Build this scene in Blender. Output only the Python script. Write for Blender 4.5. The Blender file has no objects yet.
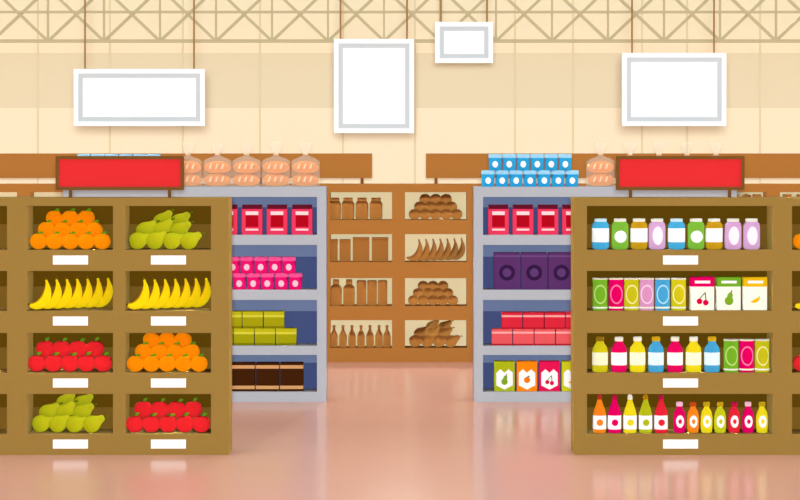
import bpy, bmesh, math
from mathutils import Vector, Matrix
F=2569.0; EYE=2.53; HY=130.0
D1,D2,D3,DW=20.0,23.9,28.0,32.0
scn=bpy.context.scene; COL=scn.collection
scn.view_settings.view_transform='Standard'
scn.view_settings.look='None'
def X(px,D): return (px-400)*D/F
def Z(py,D): return EYE-(py-HY)*D/F
# ------------------------------------------------ materials
def lin(h):
    h=h.lstrip('#'); o=[]
    for i in (0,2,4):
        c=int(h[i:i+2],16)/255
        o.append(c/12.92 if c<=.04045 else ((c+.055)/1.055)**2.4)
    return (*o,1)
MATS={}
def mat(h,rough=.9,alpha=None,spec=.03):
    k=(h,rough,alpha)
    if k in MATS: return MATS[k]
    m=bpy.data.materials.new('paint_'+h.strip('#')); m.use_nodes=True
    nt=m.node_tree; b=nt.nodes['Principled BSDF']
    b.inputs['Base Color'].default_value=lin(h)
    b.inputs['Roughness'].default_value=rough
    b.inputs['Specular IOR Level'].default_value=spec
    if 'Diffuse Roughness' in b.inputs: b.inputs['Diffuse Roughness'].default_value=1.0
    if alpha is not None:
        b.inputs['Alpha'].default_value=alpha
    MATS[k]=m; return m
# ------------------------------------------------ mesh builder (units: px * s)
class MB:
    def __init__(s,sc=1.0): s.v=[];s.f=[];s.m=[];s.sm=[];s.mats=[];s.sc=sc
    def mi(s,m):
        if isinstance(m,str): m=mat(m)
        if m not in s.mats: s.mats.append(m)
        return s.mats.index(m)
    def face(s,idx,m,sm=False): s.f.append(idx);s.m.append(m);s.sm.append(sm)
    def box(s,x0,x1,y0,y1,z0,z1,m):
        m=s.mi(m);b=len(s.v)
        s.v+=[(x0,y0,z0),(x1,y0,z0),(x1,y1,z0),(x0,y1,z0),(x0,y0,z1),(x1,y0,z1),(x1,y1,z1),(x0,y1,z1)]
        for q in ((0,3,2,1),(4,5,6,7),(0,1,5,4),(1,2,6,5),(2,3,7,6),(3,0,4,7)): s.face([b+i for i in q],m)
        return s
    def prism(s,pts,y0,y1,m):
        m=s.mi(m);b=len(s.v);n=len(pts)
        s.v+=[(p[0],y0,p[1]) for p in pts]+[(p[0],y1,p[1]) for p in pts]
        s.face(list(range(b,b+n)),m); s.face(list(range(b+2*n-1,b+n-1,-1)),m)
        for i in range(n):
            j=(i+1)%n; s.face([b+i,b+n+i,b+n+j,b+j],m)
        return s
    def lathe(s,prof,m,seg=20,cx=0,cy=0,sx=1,sy=1,mfn=None,sm=True):
        m0=s.mi(m);b=len(s.v);n=len(prof)
        for r,z in prof:
            for k in range(seg):
                a=2*math.pi*k/seg
                s.v.append((cx+r*sx*math.cos(a),cy+r*sy*math.sin(a),z))
        for i in range(n-1):
            mm=m0 if mfn is None else s.mi(mfn(i))
            for k in range(seg):
                j=(k+1)%seg
                s.face([b+i*seg+k,b+i*seg+j,b+(i+1)*seg+j,b+(i+1)*seg+k],mm,sm)
        s.face([b+k for k in range(seg)][::-1],m0)
        s.face([b+(n-1)*seg+k for k in range(seg)],m0)
        return s
    def ell(s,c,r,m,seg=18,rings=10,fn=None):
        m=s.mi(m);b=len(s.v)
        for i in range(rings+1):
            t=math.pi*i/rings; 
            for k in range(seg):
                a=2*math.pi*k/seg
                p=(math.sin(max(t,.02) if i<rings else .02)*math.cos(a),math.sin(max(t,.02) if i<rings else .02)*math.sin(a),-math.cos(t))
                if fn: p=fn(p)
                s.v.append((c[0]+p[0]*r[0],c[1]+p[1]*r[1],c[2]+p[2]*r[2]))
        for i in range(rings):
            for k in range(seg):
                j=(k+1)%seg
                s.face([b+i*seg+k,b+i*seg+j,b+(i+1)*seg+j,b+(i+1)*seg+k],m,True)
        return s
    def tube(s,path,rad,m,seg=10,mfn=None,flat=1.0):
        m0=s.mi(m);b=len(s.v);n=len(path)
        P=[Vector(p) for p in path]
        for i in range(n):
            t=(P[min(i+1,n-1)]-P[max(i-1,0)]).normalized()
            up=Vector((0,1,0)) if abs(t.y)<.9 else Vector((1,0,0))
            u=t.cross(up).normalized(); w=t.cross(u).normalized()
            for k in range(seg):
                a=2*math.pi*k/seg
                q=P[i]+u*(math.cos(a)*rad[i])+w*(math.sin(a)*rad[i]*flat)
                s.v.append(tuple(q))
        for i in range(n-1):
            for k in range(seg):
                j=(k+1)%seg; mm=m0 if mfn is None else s.mi(mfn(i,k))
                s.face([b+i*seg+k,b+i*seg+j,b+(i+1)*seg+j,b+(i+1)*seg+k],mm,True)
        s.face([b+k for k in range(seg)][::-1],s.mi(mfn(0,0)) if mfn else m0)
        s.face([b+(n-1)*seg+k for k in range(seg)],s.mi(mfn(n-2,0)) if mfn else m0)
        return s
    def decal(s,cx,cz,rx,rz,m,R=None,y=0,hole=0,seg=24,rot=0):
        """elliptic print that hugs a cylinder of radius R (or plane y)"""
        m=s.mi(m);b=len(s.v); rings=[hole+(1-hole)*i/3 for i in range(4)]
        if hole==0: rings[0]=.01
        cr,sr=math.cos(rot),math.sin(rot)
        for q in rings:
            for k in range(seg):
                a=2*math.pi*k/seg; ex,ez=rx*q*math.cos(a),rz*q*math.sin(a)
                x=cx+ex*cr-ez*sr; z=cz+ex*sr+ez*cr
                yy=y if R is None else -math.sqrt(max(R*R-x*x,.01))+y
                s.v.append((x,yy,z))
        for i in range(3):
            for k in range(seg):
                j=(k+1)%seg
                s.face([b+i*seg+k,b+i*seg+j,b+(i+1)*seg+j,b+(i+1)*seg+k],m)
        return s
    def mesh(s,name,bevel=0,recalc=True):
        me=bpy.data.meshes.new(name)
        me.from_pydata([(a*s.sc,b*s.sc,c*s.sc) for a,b,c in s.v],[],s.f)
        for m in s.mats: me.materials.append(m)
        me.polygons.foreach_set('material_index',s.m); me.polygons.foreach_set('use_smooth',s.sm)
        bm=bmesh.new(); bm.from_mesh(me)
        if recalc: bmesh.ops.recalc_face_normals(bm,faces=bm.faces)
        if bevel:
            ed=[e for e in bm.edges if len(e.link_faces)==2 and e.calc_face_angle(0)>1.0]
            bmesh.ops.bevel(bm,geom=ed,offset=bevel*s.sc,segments=2,affect='EDGES',profile=.5)
        bm.to_mesh(me); bm.free(); me.update(); return me
def link(name,data,parent=None,loc=(0,0,0),rot=(0,0,0)):
    o=bpy.data.objects.new(name,data); COL.objects.link(o)
    o.location=loc; o.rotation_euler=rot
    if parent: o.parent=parent
    return o
def tag(o,label,cat,group=None):
    o['label']=label;o['category']=cat
    if group:o['group']=group
    return o
def struct(o): o['kind']='structure'; return o
TC={}
def tmpl(key,fn):
    if key not in TC: TC[key]=fn()
    return TC[key]
def put(t,loc,label,cat,group,rot=(0,0,0)):
    """t = (root name, root mesh, [(part name, mesh, label)])"""
    r=tag(link(t[0],t[1],None,loc,rot),label,cat,group)
    for p in t[2]: link(p[0],p[1],r)
    return r
# ------------------------------------------------ room
def boxobj(name,x0,x1,y0,y1,z0,z1,m,bevel=0,parent=None):
    mb=MB(); cx,cy,cz=(x0+x1)/2,(y0+y1)/2,z0
    mb.box(x0-cx,x1-cx,y0-cy,y1-cy,0,z1-z0,m)
    return link(name,mb.mesh(name,bevel),parent,(cx,cy,cz))
# floor material
fm=bpy.data.materials.new('polished_floor'); fm.use_nodes=True
nt=fm.node_tree;b=nt.nodes['Principled BSDF']
b.inputs['Base Color'].default_value=lin('#EAB29C')
b.inputs['Specular IOR Level'].default_value=.06
nz=nt.nodes.new('ShaderNodeTexNoise');nz.inputs['Scale'].default_value=.35
mr=nt.nodes.new('ShaderNodeMapRange');mr.inputs['To Min'].default_value=.15;mr.inputs['To Max'].default_value=.2
nt.links.new(nz.outputs['Fac'],mr.inputs['Value']);nt.links.new(mr.outputs['Result'],b.inputs['Roughness'])
struct(boxobj('floor',-9,9,4,DW+.2,-.2,0,fm))
# wall with darker horizontal band (by height)
wm=bpy.data.materials.new('banded_wall'); wm.use_nodes=True
nt=wm.node_tree;b=nt.nodes['Principled BSDF'];b.inputs['Roughness'].default_value=.95;b.inputs['Specular IOR Level'].default_value=0
tc=nt.nodes.new('ShaderNodeTexCoord');sp=nt.nodes.new('ShaderNodeSeparateXYZ')
a1=nt.nodes.new('ShaderNodeMath');a1.operation='GREATER_THAN';a1.inputs[1].default_value=Z(108,DW)
a2=nt.nodes.new('ShaderNodeMath');a2.operation='LESS_THAN';a2.inputs[1].default_value=Z(53,DW)
mu=nt.nodes.new('ShaderNodeMath');mu.operation='MULTIPLY';mx=nt.nodes.new('ShaderNodeMix');mx.data_type='RGBA'
nt.links.new(tc.outputs['Object'],sp.inputs[0]);nt.links.new(sp.outputs['Z'],a1.inputs[0]);nt.links.new(sp.outputs['Z'],a2.inputs[0])
nt.links.new(a1.outputs[0],mu.inputs[0]);nt.links.new(a2.outputs[0],mu.inputs[1]);nt.links.new(mu.outputs[0],mx.inputs['Factor'])
mx.inputs['A'].default_value=lin('#FAE9CA');mx.inputs['B'].default_value=lin('#E9DABA')
nt.links.new(mx.outputs['Result'],b.inputs['Base Color'])
struct(boxobj('wall_back',-9,9,DW,DW+.2,0,6,wm))
struct(boxobj('wall_left',-9.2,-9,4,DW+.2,0,6,mat('#FDEBC7')))
struct(boxobj('wall_right',9,9.2,4,DW+.2,0,6,mat('#FDEBC7')))
for i,px in enumerate([-35,38,110,183,260,343,415,515,573,642,687,760,830]):
    struct(boxobj('trim_%d'%(i+1),X(px-.9,DW),X(px+.9,DW),DW-.02,DW,0,6,mat('#E9DBBE')))
# roof truss
DT=31.75; TB='#D1C29D'
root=tag(link('roof_truss',None,None,(0,DT,Z(43,DT))),'tan steel roof truss with crossed diagonal braces spanning the hall','roof truss')
def rel(px,py): return (X(px,DT),Z(py,DT)-Z(43,DT))
def bar(name,p,q,w,y0,y1,c):
    a=Vector(rel(*p));e=Vector(rel(*q));d=(e-a).normalized();n=Vector((-d.y,d.x))*w*DT/F/2
    mb=MB();mb.prism([tuple(a+n),tuple(a-n),tuple(e-n),tuple(e+n)],y0,y1,c);return link(name,mb.mesh(name),root)
bar('chord_beam',(-330,-13),(1130,-13),5,-.05,.05,TB)
bar('chord_beam',(-330,12),(1130,12),2.2,-.045,.045,TB)
bar('chord_beam',(-330,41),(1130,41),3.2,-.05,.05,TB)
pitch=56; x0=-8-56*2
for k in range(19):
    xa=x0+k*pitch; xb=xa+pitch
    bar('diagonal_brace',(xa,-12),(xb,41),2.8,-.04,0,TB)
    bar('diagonal_brace',(xa,41),(xb,-12),2.8,0,.04,TB)
    bar('vertical_post',(xa,-12),(xa,41),1.8,-.03,.03,TB)
# ------------------------------------------------ hanging signs
def hsign(x0,x1,y0,y1,D,r1,r2,n,lab):
    s=D/F; cx=(x0+x1)/2; w=(x1-x0)/2; h=y1-y0
    r=tag(link('hanging_sign',None,None,(X(cx,D),D,Z(y1,D))),lab,'sign','blank signs hanging from the roof')
    mb=MB(s)
    for a in ((-w,w,0,4.5),(-w,w,h-4.5,h),(-w,-w+4.5,4.5,h-4.5),(w-4.5,w,4.5,h-4.5)): mb.box(a[0],a[1],-3,3,a[2],a[3],'#FFFFFF')
    link('frame',mb.mesh('frame'),r)
    mb=MB(s); q=w-4.5; g=4.5
    for a in ((-q,q,4.5,4.5+g),(-q,q,h-4.5-g,h-4.5),(-q,-q+g,4.5+g,h-4.5-g),(q-g,q,4.5+g,h-4.5-g)): mb.box(a[0],a[1],-2.2,2.2,a[2],a[3],'#D8DCE0')
    link('border',mb.mesh('border'),r)['label']='pale grey inner border'
    mb=MB(s); mb.box(-q+g,q-g,-1.6,1.6,4.5+g,h-4.5-g,'#FFFFFF'); link('panel',mb.mesh('panel'),r)
    zt=4.7-Z(y1,D)
    for px in (r1,r2):
        mb=MB(); c=X(px,D)-X(cx,D); mb.tube([(c,0,h*s),(c,0,zt)],[.9*s,.9*s],'#A9824E',8)
        link('rope',mb.mesh('rope'),r)['label']='thin brown cord'
    struct(boxobj('trim_%d'%n,-9,9,D-.08,D+.08,4.7,4.9,mat('#CFBF9D')))
hsign(74,205,69,126,21.5,85,194,21,'wide blank white sign with pale grey border on two cords')
hsign(334,414,39,133,22.5,340.5,407,22,'tall blank white sign with pale grey border on two cords')
hsign(435,493,22,63,25,441,487,23,'small blank white sign with pale grey border on two cords')
hsign(622,726,53,126,21.0,632,714,24,'blank white landscape sign with pale grey border on two cords')
# ------------------------------------------------ shelf units
def shelf(label,D,x0,x1,cols,ytop,ybase,rows,cf,cu,cl,depth,prices=(),split=.45,group=None,name='shelf_unit'):
    s=D/F; zb=Z(ybase,D); cx=(x0+x1)/2
    r=tag(link(name,None,None,(X(cx,D),D,0)),label,'shelf',group)
    H=lambda py:(ybase-py)*s
    def b(nm,a,c,ya,yb,z0,z1,m,bev=0):
        mb=MB();mb.box((a-cx)*s,(c-cx)*s,ya,yb,z0,z1,m);return link(nm,mb.mesh(nm,bev),r)
    edges=[x0]+[v for c in cols for v in c]+[x1]
    for i in range(0,len(edges),2):
        nm='side_panel' if i in (0,len(edges)-2) else 'divider'
        b(nm,edges[i],edges[i+1],0,depth,0,H(ytop),cf)
    bands=[(ytop,rows[0][0])]+[(rows[i][1],rows[i+1][0]) for i in range(len(rows)-1)]+[(rows[-1][1],ybase)]
    for c in cols:
        for i,(t,u) in enumerate(bands):
            nm='top_panel' if i==0 else ('plinth' if i==len(bands)-1 else 'shelf_board')
            b(nm,c[0],c[1],0,depth-.02,H(u),H(t),cf)
        mb=MB();a,e=(c[0]-cx)*s,(c[1]-cx)*s
        for (t,u) in rows:
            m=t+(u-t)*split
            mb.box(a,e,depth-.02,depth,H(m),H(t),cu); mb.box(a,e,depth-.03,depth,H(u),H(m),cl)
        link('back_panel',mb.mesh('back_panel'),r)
    for (a,e,t,u) in prices:
        mb=MB();mb.box((a-cx)*s,(e-cx)*s,-.008,0,H(u),H(t),'#FFFFFF');link('price_label',mb.mesh('price_label'),r)['label']='blank white price card'
    return r
R1=[(206,250),(271,311),(333,373),(394,434)]
pl=[(a,a+35,u+5.5,u+14.5) for a in (53,151) for (t,u) in R1]
BR='#A78644'
shelf('olive-brown wooden display shelf stacked with oranges, pears, bananas and apples',D1,-98,229,[(-79,7),(27,113),(125,211)],198,455,R1,BR,'#7C580E','#9A722A',.36,pl)  # darker upper back colour paints in the shade under each board
shelf('olive-brown wooden display shelf holding jars, cans, cartons and bottles',D1,574,897,[(587,773),(792,878)],198,455,R1,BR,'#7C580E','#9A722A',.36,[(663,698,u+5.5,u+14.5) for (t,u) in R1])  # same back colours, with board shade put into the upper one
R2=[(197,235),(245,290),(300,346),(355,392)]
GR='#C3C7CF'
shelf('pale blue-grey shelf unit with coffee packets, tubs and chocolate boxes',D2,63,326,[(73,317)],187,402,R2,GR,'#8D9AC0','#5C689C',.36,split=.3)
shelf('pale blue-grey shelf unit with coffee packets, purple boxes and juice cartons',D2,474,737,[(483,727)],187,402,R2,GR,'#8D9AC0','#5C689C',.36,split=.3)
R3=[(192,220),(234,262),(278,306),(320,348)]
CB='#BF823F'; CS='#BF813E'; CC='#FFF1CC'
for k in range(-3,4):
    a=323.5+150*k
    shelf('tan-brown wall shelf with cream back holding plain brown goods',D3,a,a+150,[(a+6.5,a+68.5),(a+81.5,a+143.5)],184,362,R3,CB,CC,CC,.33,group='brown wall shelves')
# header boards above wall shelves
for (a,e,posts) in ((-60,372,(-40,110,260,362)),(426,860,(436,560,700,830))):
    D=D3+.1; s=D/F
    zt=Z(184,D3)
    r=tag(link('header_board',None,None,(X((a+e)/2,D),D,zt)),'long blank brown header board on short posts above wall shelves','sign board','header boards over the wall shelves')
    mb=MB();mb.box(X(a,D)-r.location.x,X(e,D)-r.location.x,0,.06,Z(178,D)-zt,Z(153.5,D)-zt,CB);link('board',mb.mesh('board'),r)
    for p in posts:
        mb=MB();c=X(p,D)-r.location.x;mb.box(c-1.5*s,c+1.5*s,.01,.05,0,Z(178,D)-zt,'#96602C');link('post',mb.mesh('post'),r)
# red signs on front shelves
for (a,e) in ((56,184),(616,744)):
    D=D1+.1; zt=Z(198,D1); cx=(a+e)/2; s=D/F
    r=tag(link('shelf_sign',None,None,(X(cx,D),D,zt)),'blank red sign in a brown frame standing on a wooden shelf','sign','red shelf-top signs')
    Zr=lambda py:Z(py,D)-zt
    w=(e-a)/2*s; t=3.2*s
    mb=MB()
    for q in ((-w,w,Zr(190),Zr(190)+t),(-w,w,Zr(156)-t,Zr(156)),(-w,-w+t,Zr(190)+t,Zr(156)-t),(w-t,w,Zr(190)+t,Zr(156)-t)): mb.box(q[0],q[1],-.03,.02,q[2],q[3],'#84592A')
    link('frame',mb.mesh('frame'),r)
    mb=MB();mb.box(-w+t,w-t,-.015,.015,Zr(190)+t,Zr(156)-t,'#E6353A');link('panel',mb.mesh('panel'),r)
    for p in (-49.5,49.5):
        mb=MB();mb.box((p-1.5)*s,(p+1.5)*s,-.015,.015,0,Zr(190),'#84592A');link('post',mb.mesh('post'),r)
# ------------------------------------------------ fruit
def fruit_t(kind,s,mono=None):
    c=lambda h: mono or h
    def leafm(px,pz,L=5,ang=.5):
        mb=MB(s);pts=[]
        for i in range(9):
            t=i/8;pts.append((L*t,1.5*math.sin(math.pi*t)))
        for i in range(7,0,-1):
            t=i/8;pts.append((L*t,-1.5*math.sin(math.pi*t)))
        ca,sa=math.cos(ang),math.sin(ang)
        mb.prism([(px+a*ca-b_*sa,pz+a*sa+b_*ca) for a,b_ in pts],-1.2,-.8,c('#6BA81E'))
        return mb.mesh('leaf')
    if kind=='orange':
        mb=MB(s);mb.ell((0,0,0),(8.8,8.4,8.3),c('#FF9605'),22,14,fn=lambda p:(p[0],p[1],p[2]-(.10*max(0,p[2]-.9)*10 if p[2]>.9 else 0)))
        st=MB(s);st.lathe([(1.2,6.6),(1.3,7.6),(.8,8.4)],c('#5E9B1E'),8)
        parts=[('stem',st.mesh('stem'))]
        if not mono: parts.append(('leaf',leafm(.5,7.8,5,.3)))
        return ('orange',mb.mesh('orange'),parts)
    if kind=='apple':
        def f(p):
            r=math.hypot(p[0],p[1]); z=p[2]
            sc=1+.08*z
            dip=.28*max(0,1-r*2.2) if z>0 else -.18*max(0,1-r*2.2)
            return (p[0]*sc,p[1]*sc,z-dip)
        mb=MB(s);mb.ell((0,0,0),(9.2,8.8,8.8),c('#EC2A30'),22,14,fn=f)
        st=MB(s);st.tube([(0,0,5.5),(.4,0,8),(1.4,0,10.3)],[.55,.5,.7],c('#5A3A12'),7)
        return ('apple',mb.mesh('apple'),[('stem',st.mesh('stem')),('leaf',leafm(.6,8.4,6,.45))])
    if kind=='pear':
        prof=[(.3,-8.6),(3.6,-8.3),(6.6,-6.6),(8.3,-3.4),(8.7,0),(8.0,3.2),(6.2,6.2),(4.6,8.6),(3.8,10.8),(3.2,12.6),(1.9,13.9),(.3,14.2)]
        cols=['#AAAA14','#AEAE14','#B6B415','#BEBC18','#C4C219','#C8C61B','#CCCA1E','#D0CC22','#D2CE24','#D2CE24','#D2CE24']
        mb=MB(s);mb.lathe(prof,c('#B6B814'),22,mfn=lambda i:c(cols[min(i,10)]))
        st=MB(s);st.tube([(0,0,13.4),(.5,0,15.6),(1.8,0,17.6)],[.9,.7,1.1],c('#6F7A10'),7)
        d=MB(s);d.lathe([(1.5,-8.9),(1.3,-8.4)],c('#6F7A10'),8)
        return ('pear',mb.mesh('pear'),[('stem',st.mesh('stem')),('calyx',d.mesh('calyx'))])
    if kind=='banana':
        n=13;P=[];Rr=[]
        ctrl=[(-1,4.2),(4,2.4),(10,3.4),(15.5,8),(18.4,15),(18.6,22.5),(17.2,28.5)]
        def cat(t):
            u=t*(len(ctrl)-1);i=min(int(u),len(ctrl)-2);u-=i
            p=[ctrl[max(i-1,0)],ctrl[i],ctrl[i+1],ctrl[min(i+2,len(ctrl)-1)]]
            return [.5*((2*p[1][k])+(-p[0][k]+p[2][k])*u+(2*p[0][k]-5*p[1][k]+4*p[2][k]-p[3][k])*u*u+(-p[0][k]+3*p[1][k]-3*p[2][k]+p[3][k])*u**3) for k in (0,1)]
        rr=[.9,1.9,3.0,3.9,4.6,4.9,5.0,4.8,4.3,3.4,2.4,1.4,1.2]
        for i in range(n):
            q=cat(i/(n-1));P.append((q[0],0,q[1]+2.2))
        yel,dk=c('#FFE012'),c('#D99A00')
        mb=MB(s);mb.tube(P,rr,yel,16,mfn=lambda i,k:(c('#7A5A10') if i==0 else (dk if k in (0,1,14,15) else yel)))
        tip=MB(s);tip.tube([P[-1],(P[-1][0]-.6,0,P[-1][2]+2.2)],[1.25,1.0],c('#7A5A10'),8)
        return ('banana',mb.mesh('banana'),[('stem',tip.mesh('stem'))])
def pile(kind,D,xl,yb,k,grp,mono=None,lab=None,only=None):
    """heap of fruit; xl = left px of heap, yb = board px, k = size factor"""
    s=D/F*k
    t=tmpl((kind,round(s,6),mono),lambda:fruit_t(kind,s,mono))
    zb=Z(yb,D)
    labs={'orange':'round bright orange fruit with green stem in a heap','apple':'glossy red apple with green leaf in a heap','pear':'yellow-green pear lying on its side in a heap','banana':'curved yellow banana in a row of bananas'}
    lb=lab or labs[kind]
    pos=[]
    if kind=='orange':
        for j,(n,off) in enumerate(((5,0),(4,8),(3,16))):
            for i in range(n): pos.append((8.5+off+i*15.9,8.3+j*11.2,12+j*9.5,0))
    elif kind=='apple':
        for j,(n,off) in enumerate(((5,0),(4,8.3))):
            for i in range(n): pos.append((8.9+off+i*16.6,8.6+j*13.5,12+j*11,0.12*((i*7+j*3)%3-1)))
    elif kind=='pear':
        A=((9,8.8,1.25),(26,8.8,1.0),(43,8.8,1.25),(60,8.8,1.05)),((16,18.5,.9),(33,18.5,.7),(50,18.5,.95)),((33,27,.7),(50,26.5,.85))
        for j,row in enumerate(A):
            for i,(x,z,r_) in enumerate(row): pos.append((x,z,11+j*12+(3-i)*1.4,r_))
    else:
        for i in range(7): pos.append((i*10.3+1,.1,7+i*4.9,0))
    for (x,z,y,ra) in pos:
        if only and not only(xl+x*k): continue
        yy=D+y*D/F*k
        put((t[0],t[1],t[2]),(X(xl+x*k,yy),yy,zb+z*s),lb,kind,grp,(0,ra,0))
pile('orange',D1,30,250,1,'oranges on the top shelf')
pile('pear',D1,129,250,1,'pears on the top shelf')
pile('banana',D1,28,311,1,'bananas on the wooden shelf')
pile('banana',D1,126,311,1,'bananas on the wooden shelf')
pile('apple',D1,28,373,1,'apples on the third shelf')
pile('orange',D1,127,373,1,'oranges on the third shelf')
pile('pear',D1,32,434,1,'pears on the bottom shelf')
pile('apple',D1,126,434,1,'apples on the bottom shelf')
vis=lambda x:x<812
pile('orange',D1,793,250,1,'oranges at the shelf end',only=vis)
pile('banana',D1,793,311,1,'bananas at the shelf end',only=lambda x:x<798)
pile('apple',D1,793,373,1,'apples at the shelf end',only=vis)
# ------------------------------------------------ packaged goods templates
def T(key,fn): return tmpl(key,fn)
def jar(D,w,h,col,style,lid='#E9EEF0'):
    def f():
        s=D/F;r=w/2;mb=MB(s)
        mb.lathe([(r*.72,0),(r*.93,1.2),(r,h*.12),(r,h*.74),(r*.92,h*.84),(r*.7,h*.9)],col,24)
        l=MB(s);l.lathe([(r*.72,h*.9),(r*.74,h*.92),(r*.74,h*.985),(r*.66,h)],lid,20)
        d=MB(s)
        if style=='band': d.lathe([(r*1.01,h*.24),(r*1.025,h*.25),(r*1.025,h*.68),(r*1.01,h*.69)],'#FFFFFF',24)
        elif style=='oval': d.decal(0,h*.45,r*.62,h*.3,'#FBF3FA',r*1.03,0)
        else: d.decal(0,h*.42,r*.72,r*.72,'#FFFFFF',r*1.03,0)
        return ('jar',mb.mesh('jar'),[('lid',l.mesh('lid')),('printed_label',d.mesh('printed_label',recalc=True))])
    return T(('jar',D,w,h,col,style),f)
def can(D,w,h,col,tint):
    def f():
        s=D/F;r=w/2;mb=MB(s)
        mb.lathe([(r*.94,0),(r,.6),(r,h-.8),(r*.94,h-.2)],col,24)
        l=MB(s);l.lathe([(r*.96,h-1.6),(r*1.03,h-1.5),(r*1.03,h-.1),(r*.9,h)],'#E8E4D0',24)
        d=MB(s);d.decal(0,h*.5,r*.85,h*.3,tint,r*1.02,0,hole=.84)
        d.lathe([(r*1.01,2),(r*1.02,2.1),(r*1.02,3.6),(r*1.01,3.7)],'#F6F2E2',24)
        return ('can',mb.mesh('can'),[('lid',l.mesh('lid')),('printed_label',d.mesh('printed_label'))])
    return T(('can',D,w,h,col),f)
def bottle(D,w,h,col,cap,lab):
    def f():
        s=D/F;r=w/2;mb=MB(s)
        mb.lathe([(r*.85,0),(r,1),(r,h*.6),(r*.92,h*.7),(r*.58,h*.8),(r*.46,h*.88)],col,24)
        l=MB(s);l.lathe([(r*.52,h*.87),(r*.56,h*.88),(r*.56,h*.98),(r*.48,h)],cap,18)
        d=MB(s);d.lathe([(r*1.01,h*.2),(r*1.03,h*.21),(r*1.03,h*.55),(r*1.01,h*.56)],lab,24)
        return ('bottle',mb.mesh('bottle'),[('cap',l.mesh('cap')),('printed_label',d.mesh('printed_label'))])
    return T(('bottle',D,w,h,col,cap),f)
def sauce(D,w,h,col,cap,dot):
    def f():
        s=D/F;r=w/2;mb=MB(s)
        mb.lathe([(r*.85,0),(r,1),(r,h*.48),(r*.85,h*.6),(r*.5,h*.76),(r*.32,h*.88)],col,22)
        l=MB(s);l.lathe([(r*.4,h*.87),(r*.42,h*.88),(r*.34,h*.97),(r*.2,h)],cap,16)
        d=MB(s);d.lathe([(r*1.01,h*.1),(r*1.03,h*.11),(r*1.03,h*.45),(r*1.01,h*.46)],'#FFFFFF',22)
        d.decal(0,h*.28,r*.5,r*.5,dot,r*1.08,0)
        return ('sauce_bottle',mb.mesh('sauce_bottle'),[('cap',l.mesh('cap')),('printed_label',d.mesh('printed_label'))])
    return T(('sauce',D,w,h,col),f)
def dressing(D,w,h,col,cap,dot):
    def f():
        s=D/F;r=w/2;mb=MB(s)
        mb.lathe([(r*.7,0),(r*.92,1),(r,h*.25),(r,h*.5),(r*.85,h*.68),(r*.45,h*.8),(r*.42,h*.88)],col,22)
        l=MB(s);l.lathe([(r*.52,h*.86),(r*.56,h*.87),(r*.56,h*.98),(r*.46,h)],cap,16)
        d=MB(s);d.decal(0,h*.38,r*.66,h*.2,'#FFFFFF',r*1.03,0);d.decal(0,h*.38,r*.3,r*.4,dot,r*1.08,0)
        return ('squat_bottle',mb.mesh('squat_bottle'),[('cap',l.mesh('cap')),('printed_label',d.mesh('printed_label'))])
    return T(('dress',D,w,h,col),f)
def emblem(d,kind,cx,cz,k,y):
    if kind=='cherry':
        d.decal(cx-2.6*k,cz-2.5*k,2.5*k,2.5*k,'#E3004F',None,y);d.decal(cx+2.8*k,cz-3.6*k,2.5*k,2.5*k,'#E3004F',None,y-.05)
        d.prism([(cx-2.8*k,cz),(cx+2*k,cz+5.5*k),(cx+2.8*k,cz+5.2*k),(cx-2*k,cz-.3*k)],y-.2,y,'#4E8A1E')
        d.prism([(cx+2.5*k,cz-1.5*k),(cx+1.8*k,cz+5.2*k),(cx+2.8*k,cz+5.4*k),(cx+3.4*k,cz-1.5*k)],y-.25,y-.05,'#4E8A1E')
    elif kind=='pear':
        d.decal(cx,cz-2*k,3.8*k,3.8*k,'#8DB92E',None,y);d.decal(cx+.8*k,cz+2*k,2.4*k,3.6*k,'#8DB92E',None,y-.05,rot=-.3)
        d.prism([(cx+1.4*k,cz+5*k),(cx+2.2*k,cz+7.5*k),(cx+3*k,cz+7.2*k),(cx+2.2*k,cz+4.8*k)],y-.2,y,'#6B4A12')
    elif kind=='banana':
        p=[];n=10
        for i in range(n+1):
            a=-2.2+2.3*i/n;p.append((cx-1.5*k+5.4*k*math.cos(a),cz+1.6*k+5.4*k*math.sin(a)))
        for i in range(n,-1,-1):
            a=-2.2+2.3*i/n;rr=(5.4-3.0*math.sin(math.pi*i/n)-.4)*k;p.append((cx-1.5*k+rr*math.cos(a),cz+1.6*k+rr*math.sin(a)))
        d.prism(p,y-.2,y,'#F2C800')
    elif kind=='orange':
        d.decal(cx,cz,3.6*k,3.6*k,'#FF8A00',None,y);d.decal(cx+1.5*k,cz+3.8*k,2*k,.9*k,'#4E8A1E',None,y-.05,rot=.5)
def carton(D,w,h,body,top,em,style=0):
    def f():
        s=D/F;q=w/2;dp=w*.6;mb=MB(s)
        mb.box(-q,q,0,dp,0,h,body)
        d=MB(s)
        if style==0:
            d.box(-q-.15,q+.15,-.25,dp+.1,h*.72,h+.1,top)
            d.box(-q*.65,q*.65,-.5,-.25,h*.82,h*.9,'#FFFFFF')
            emblem(d,em,0,h*.36,1.15,-.3)
        else:
            # coloured carton: white zig-zag field with emblem
            d.prism([(-q*.80,h*.2),(0,h*.06),(q*.80,h*.2),(q*.80,h*.62),(q*.40,h*.74),(0,h*.62),(-q*.40,h*.74),(-q*.80,h*.62)],-.3,0,'#FFFFFF')
            emblem(d,em,0,h*.38,.85,-.4)
        return ('juice_carton',mb.mesh('juice_carton',.5),[('printed_front',d.mesh('printed_front'))])
    return T(('carton',D,w,h,body,top,em,style),f)
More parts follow.
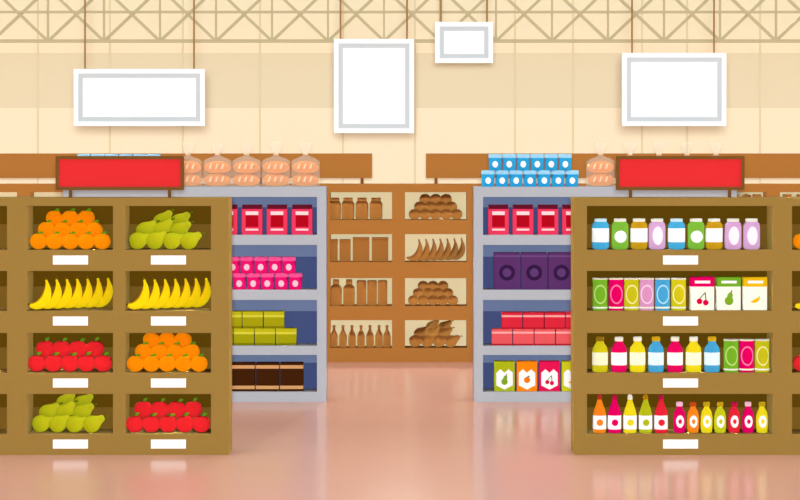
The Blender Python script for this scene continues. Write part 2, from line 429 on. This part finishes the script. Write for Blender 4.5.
def packet(D,w,h):
    def f():
        s=D/F;q=w/2;mb=MB(s)
        mb.prism([(-q,0),(q,0),(q,h*.84),(q*.94,h),(-q*.94,h),(-q,h*.84)],0,10,'#F4446F')
        a=MB(s);a.box(-q*.96,q*.96,-.3,10.2,h*.86,h,'#6E1730')
        d=MB(s);d.box(-q*.62,q*.62,-.4,0,h*.26,h*.66,'#C40A22');d.box(-q*.62,q*.62,-.4,0,h*.66,h*.78,'#FDE6EA');d.box(-q*.62,q*.62,-.4,0,h*.14,h*.2,'#FDE6EA')
        return ('coffee_packet',mb.mesh('coffee_packet',.4),[('folded_top',a.mesh('folded_top')),('printed_label',d.mesh('printed_label'))])
    return T(('packet',D,w,h),f)
def tub(D,w,h,col,lid,mark):
    def f():
        s=D/F;q=w/2;mb=MB(s)
        mb.lathe([(q*.88,0),(q*.92,.5),(q*.98,h*.76)],col,24)
        l=MB(s);l.lathe([(q,h*.76),(q*1.02,h*.78),(q*1.02,h*.94),(q*.95,h)],lid,24)
        d=MB(s);d.decal(0,h*.38,q*.42,h*.2,mark,q*.98,0)
        return ('yogurt_tub',mb.mesh('yogurt_tub'),[('lid',l.mesh('lid')),('printed_label',d.mesh('printed_label'))])
    return T(('tub',D,w,h,col),f)
def pbox(D,w,h,col,bands,circle=None,name='food_box',dp=14):
    def f():
        s=D/F;q=w/2;mb=MB(s);mb.box(-q,q,0,dp,0,h,col)
        d=MB(s)
        for (z0,z1,c) in bands: d.box(-q-.05,q+.05,-.25,dp+.05,h*z0,h*z1,c)
        if circle: 
            d.decal(0,h*circle[1],circle[0],circle[0],circle[2],None,-.35)
            if len(circle)>3: d.decal(0,h*circle[1],circle[0]*.55,circle[0]*.55,circle[3],None,-.45)
        return (name,mb.mesh(name,.3),[('printed_label',d.mesh('printed_label'))])
    return T(('pbox',D,w,h,col,name),f)
def setp(t,D,px,yb,y,lab,cat,grp,dz=0):
    yy=D+y; put(t,(X(px,yy),yy,Z(yb,D)+dz),lab,cat,grp)
# front right shelf
BL,GN,GD,LI='#4DB8E4','#86C440','#D2A51E','#DDB0DC'
g='jars on the top shelf'
names={BL:'blue',GN:'green',GD:'golden',LI:'lilac'}
for px,c,st in ((600.5,BL,'band'),(620,GN,'round'),(639,GD,'band'),(657,LI,'oval'),(676.5,BL,'band'),(696,GN,'round'),(714,GD,'band'),(733,LI,'oval'),(751.5,LI,'oval')):
    setp(jar(D1,17,31,c,st,'#F2F0E4' if c!=BL else '#D9F1FB'),D1,px,250,.12,'rounded %s jar with white label and pale lid'%names[c],'jar',g)
MG,YL,OL,RD,OR='#EA0A66','#F0E020','#BFC41C','#E8283C','#F7901E'
g='cans on the second shelf'
for px,c,ti,n in ((600,'#7DBB2C','#C8E38A','green'),(616,'#E6006B','#F58AB8','magenta'),(631.5,'#CFC81C','#F1EEA0','yellow'),(646.5,'#DFA0CC','#F6DBEE','lilac'),(662.5,'#4DB0DF','#BDE6F7','blue'),(678.5,'#D9CE1C','#F4F0A8','yellow')):
    setp(can(D1,14.8,32.5,c,ti),D1,px,311,.1,'tall %s can with pale oval print'%n,'can',g)
for px,top,em in ((702.5,'#E6006B','cherry'),(729,'#7DBB2C','pear'),(755.5,'#EFC818','banana')):
    setp(carton(D1,23.5,33,'#FFFDF2',top,em),D1,px,311,.08,'white juice carton with %s picture and coloured top'%em,'juice carton','juice cartons on the second shelf')
g='drink bottles on the third shelf'
for px,c,cap,lab,n in ((600,'#D9CE1C','#9B7A1A','#FBF7D8','yellow'),(619,MG,'#F2F0E4','#FFFFFF','magenta'),(637.5,YL,'#F2F0E4','#FFFDE0','bright yellow'),(656,'#4DB0DF','#D9B51E','#E8F6FC','blue'),(675,MG,'#F2F0E4','#FFFFFF','magenta'),(693.5,YL,'#F2F0E4','#FFFDE0','bright yellow'),(712,'#4DB0DF','#D9B51E','#E8F6FC','blue')):
    setp(bottle(D1,15.4,35.5,c,cap,lab),D1,px,373,.1,'%s drink bottle with pale label band and small cap'%n,'bottle',g)
for px,c,ti,n in ((731,'#7DBB2C','#C8E38A','green'),(746.5,'#E6006B','#F58AB8','magenta'),(762,'#CFC81C','#F1EEA0','yellow')):
    setp(can(D1,14.8,33,c,ti),D1,px,373,.1,'tall %s can with pale oval print'%n,'can','cans on the third shelf')
g='sauce bottles on the bottom shelf'
for px,c,cap,n in ((599.5,OR,'#C0392B','orange'),(614.5,'#E6006B','#C01848','magenta'),(630,YL,'#F2F0E4','yellow'),(645.5,OL,'#B8860B','olive green'),(661,RD,'#C01848','red')):
    setp(sauce(D1,13.2,38.5,c,cap,c),D1,px,434,.09,'%s sauce bottle with tapered neck and white label'%n,'sauce bottle',g)
for px,c,cap,n in ((679.5,'#E6006B','#F6C9DA','magenta'),(693,OR,'#C8501E','orange'),(706.5,YL,'#C9A91C','yellow'),(720,'#CFD21C','#C9A91C','lime'),(734,RD,'#C01848','red'),(748,'#E6006B','#C01848','magenta'),(762,YL,'#F2F0E4','yellow')):
    setp(dressing(D1,12,31,c,cap,c),D1,px,434,.09,'small rounded %s bottle with white oval label'%n,'bottle','small bottles on the bottom shelf')
# mid shelves
for px in (227,252,277,302): setp(packet(D2,20.5,30),D2,px,235,.06,'pink coffee packet with dark folded top and red square','coffee packet','coffee packets on the grey shelf')
for px in (498.5,523,548,572.5): setp(packet(D2,20.5,30),D2,px,235,.06,'pink coffee packet with dark folded top and red square','coffee packet','coffee packets on the grey shelf')
s2=D2/F
t=tub(D2,13.6,16.4,'#EE1277','#F45CA2','#FBD3E4')
for i in range(6): setp(t,D2,225.5+i*14,290,.09,'magenta tub with pink lid in a stacked row','tub','magenta tubs on the grey shelf')
for i in range(5): setp(t,D2,233+i*14,290,.09,'magenta tub with pink lid stacked on another tub','tub','magenta tubs on the grey shelf',16.4*s2)
tb=lambda:pbox(D2,20.2,17,'#B5B012',[(.0,.14,'#8E8A0C'),(.66,.80,'#E2DC48'),(.80,1.0,'#CCC61E')],name='food_tin')
for i in range(4): setp(tb(),D2,222.5+i*21.2,346,.06,'olive-yellow food tin in a stacked row','food tin','olive tins on the grey shelf')
for i in range(3): setp(tb(),D2,231.5+i*21.2,346,.06,'olive-yellow food tin stacked on top','food tin','olive tins on the grey shelf',17*s2)
for i in range(4): setp(pbox(D2,23,28.5,'#4A250B',[(.08,.2,'#E2B178'),(.8,.92,'#E2B178')],name='chocolate_box'),D2,219+i*24.2,392,.06,'dark brown chocolate box with tan stripes','chocolate box','chocolate boxes on the grey shelf')
for i in range(3): setp(pbox(D2,26,37,'#68397A',[(.88,.93,'#7A5490')],(8,.46,'#3C1E4E','#6B4283'),name='purple_box'),D2,507+i*27.2,290,.06,'purple box with dark round emblem','food box','purple boxes on the grey shelf')
rb=lambda n:pbox(D2,20.4,16.5,'#F0666C' if n else '#E32F45',[(.72,.84,'#F9B9B9'),(.0,.1,'#C81E34' )],name='food_box')
for i in range(4): setp(rb(1),D2,502+i*21.4,346,.06,'salmon-red food box in the bottom row','food box','red boxes on the grey shelf')
for i in range(4): setp(rb(0),D2,512+i*21.4,346,.06,'bright red food box stacked on top','food box','red boxes on the grey shelf',16.5*s2)
for px,b_,em in ((504.5,'#BFC81E','pear'),(527,'#FF9A10','orange'),(549.5,'#EE1A62','cherry'),(572,'#D8D822','banana')):
    setp(carton(D2,20.5,30,b_,b_,em,1),D2,px,392,.06,'coloured juice carton with %s picture on white field'%em,'juice carton','juice cartons on the grey shelf')
# tubs on top of mid shelves
t=tub(D2,13.4,16.4,'#2BA9DD','#A9DDF5','#FFFFFF')
for i in range(7): setp(t,D2,488+i*14,187,.15,'bright blue tub with pale lid in a stacked row','tub','blue tubs on top of the grey shelf')
for i in range(6): setp(t,D2,495+i*14,187,.15,'bright blue tub with pale lid stacked on another tub','tub','blue tubs on top of the grey shelf',16.4*s2)
for i in range(6): setp(t,D2,84+i*14,187,.15,'bright blue tub with pale lid stacked behind red sign','tub','blue tubs behind the red sign',16.4*s2)
for i in range(6): setp(t,D2,84+i*14,187,.15,'bright blue tub with pale lid behind red sign','tub','blue tubs behind the red sign')
# bread bags
def bag():
    s=s2
    film=MB(s);
    film.lathe([(13.6,0),(14.3,1),(14.4,6),(14.4,23),(13.6,26.5),(9.5,28.6),(4,30.5),(2.0,32.5),(3.0,35),(4.8,39),(6.4,44),(6.2,44.4)],mat('#FFF8EC',.6,.15),24,sy=.62)
    tie=MB(s);tie.lathe([(2.2,32.0),(2.5,32.3),(2.5,33.1),(2.2,33.4)],'#F3D9B5',12,sy=.8)
    def loaf(z):
        m=MB(s);m.ell((0,0,z),(13.6,7.4,6.9),'#F2A25C',22,12,fn=lambda p:(math.copysign(abs(p[0])**.75,p[0]),p[1],p[2] if p[2]>0 else p[2]*.85))
        for x in (-6,0,6): m.prism([(x-2.2,z-1.0),(x-.4,z+3.9),(x+1.2,z+4.0),(x-.2,z-1.2)],-7.9,-5.5,'#FBE3C2')
        return m.mesh('bread_loaf',recalc=True)
    return ('bread_bag',film.mesh('bread_bag'),[('loaf',loaf(6.3)),('loaf',loaf(19.2)),('twist_tie',tie.mesh('twist_tie'))])
BG=bag()
for px in (188,217.5,246.5,276,305.5): setp(BG,D2,px,187,.16,'clear bread bag with two golden loaves and gathered top','bread bag','bread bags on top of the grey shelf')
for px in (600.5,): setp(BG,D2,px,187,.16,'clear bread bag with two golden loaves beside blue tubs','bread bag','bread bags on top of the grey shelf')
for px in (630,659,687,716): setp(BG,D2,px,187,.16,'clear bread bag with gathered top behind red sign','bread bag','bread bags on top of the grey shelf')
# ------------------------------------------------ brown goods on wall shelves
def sil(kind,w,h):
    def f():
        s=D3/F;r=w/2;mb=MB(s);p=[]
        if kind=='jar':
            mb.lathe([(r*.72,0),(r*.95,1),(r,h*.15),(r,h*.72),(r*.75,h*.86)],CS,16);l=MB(s);l.lathe([(r*.72,h*.86),(r*.74,h*.87),(r*.72,h)],CS,14);p=[('lid',l.mesh('lid'))]
        elif kind=='bottle':
            mb.lathe([(r*.9,0),(r,.8),(r,h*.5),(r*.8,h*.62),(r*.36,h*.78),(r*.3,h*.9)],CS,16);l=MB(s);l.lathe([(r*.4,h*.9),(r*.4,h*.98),(r*.3,h)],CS,12);p=[('cap',l.mesh('cap'))]
        elif kind=='flask':
            mb.lathe([(r*.9,0),(r,.8),(r,h*.66),(r*.85,h*.74),(r*.45,h*.82)],CS,16);l=MB(s);l.lathe([(r*.55,h*.82),(r*.58,h*.84),(r*.55,h)],CS,12);p=[('cap',l.mesh('cap'))]
        elif kind=='can':
            mb.lathe([(r*.92,0),(r,.6),(r,h-.6),(r*.92,h-.1)],CS,16);l=MB(s);l.lathe([(r*.8,h-.1),(r*.8,h+.2)],CS,14);p=[('lid',l.mesh('lid'))]
        else:
            mb.box(-r,r,0,10,0,h*.93,CS);l=MB(s);l.box(-r-.1,r+.1,-.2,10.2,h*.93,h,CS);p=[('lid',l.mesh('lid'))]
        return (kind if kind in('jar','bottle','can') else ('flask_bottle' if kind=='flask' else 'box'),mb.mesh(kind,.4 if kind=='box' else 0),p)
    return tmpl(('sil',kind,w,h),f)
def silrow(kind,xs,yb,w,h):
    nm={'jar':'jar','bottle':'bottle','flask':'bottle','can':'can','box':'box'}[kind]
    for x in xs: setp(sil(kind,w,h),D3,x,yb,.12,'plain brown %s on the cream-backed wall shelf'%nm,nm,'plain brown %s row on the wall shelf'%nm)
silrow('jar',[334.5,348,362,376],220,12.8,22)
silrow('box',[332,345],262,11,22); silrow('box',[361,380],262,16.5,24)
silrow('flask',[336,349],306,11.5,26); silrow('can',[361.5,372,382.5],306,9.6,25)
silrow('bottle',[334,343,352,361,370,379,387],348,7.6,22)
lb='plain brown %s heaped on the cream-backed wall shelf'
for k,xl,yb,kk in (('orange',409,220,.66),('banana',406.5,262,.69),('orange',408,306,.62),('pear',409,348,.70)):
    pile(k,D3,xl,yb,kk,'plain brown %s heap on the wall shelf'%k,CS,lb%k)
pile('orange',D3,709,220,.66,'plain brown orange heap on the upper wall shelf',CS,lb%'orange')
silrow('jar',[787,801],220,12.5,25.5)
silrow('jar',[757],220,12.5,25.5)
# ------------------------------------------------ lights, world, camera
w=bpy.data.worlds.new('world');scn.world=w;w.use_nodes=True
w.node_tree.nodes['Background'].inputs[0].default_value=(.87,.98,1.07,1);w.node_tree.nodes['Background'].inputs[1].default_value=.6
def lamp(name,typ,energy,loc,size=None,target=None,falloff=None,color=(1,1,1)):
    l=bpy.data.lights.new(name,typ);l.energy=energy;l.color=color
    o=bpy.data.objects.new(name,l);COL.objects.link(o);o.location=loc
    if size is not None:
        if typ=='SUN': l.angle=size
        else: l.shadow_soft_size=size
    if target: o.rotation_euler=(Vector(target)-Vector(loc)).to_track_quat('-Z','Y').to_euler()
    if falloff:
        l.use_nodes=True;n=l.node_tree;e=n.nodes['Emission'];lf=n.nodes.new('ShaderNodeLightFalloff');lf.inputs['Strength'].default_value=1
        n.links.new(lf.outputs[falloff],e.inputs['Strength'])
    return o
lamp('front_fill','POINT',23.5,(0,-.5,2.66),.2,falloff='Constant',color=(.88,.99,1.0))  # added unseen fill beside the camera; constant falloff keeps far rows bright
lamp('overhead_fill','SUN',1.1,(0,15,10),.5,(0,15.3,0),color=(.97,.98,1))  # added downward fill to brighten the floor
s_=lamp('aisle_lamp','SPOT',70,(0,29,4.6),.1,(0,20,0),falloff='Linear');s_.data.spot_size=2.2;s_.data.spot_blend=.6
cam=bpy.data.cameras.new('camera');co=bpy.data.objects.new('camera',cam);COL.objects.link(co)
co.location=(0,0,EYE);co.rotation_euler=(math.pi/2,0,0)
cam.sensor_width=36;cam.lens=F*36/800;cam.shift_y=-.15;cam.clip_end=200
scn.camera=co
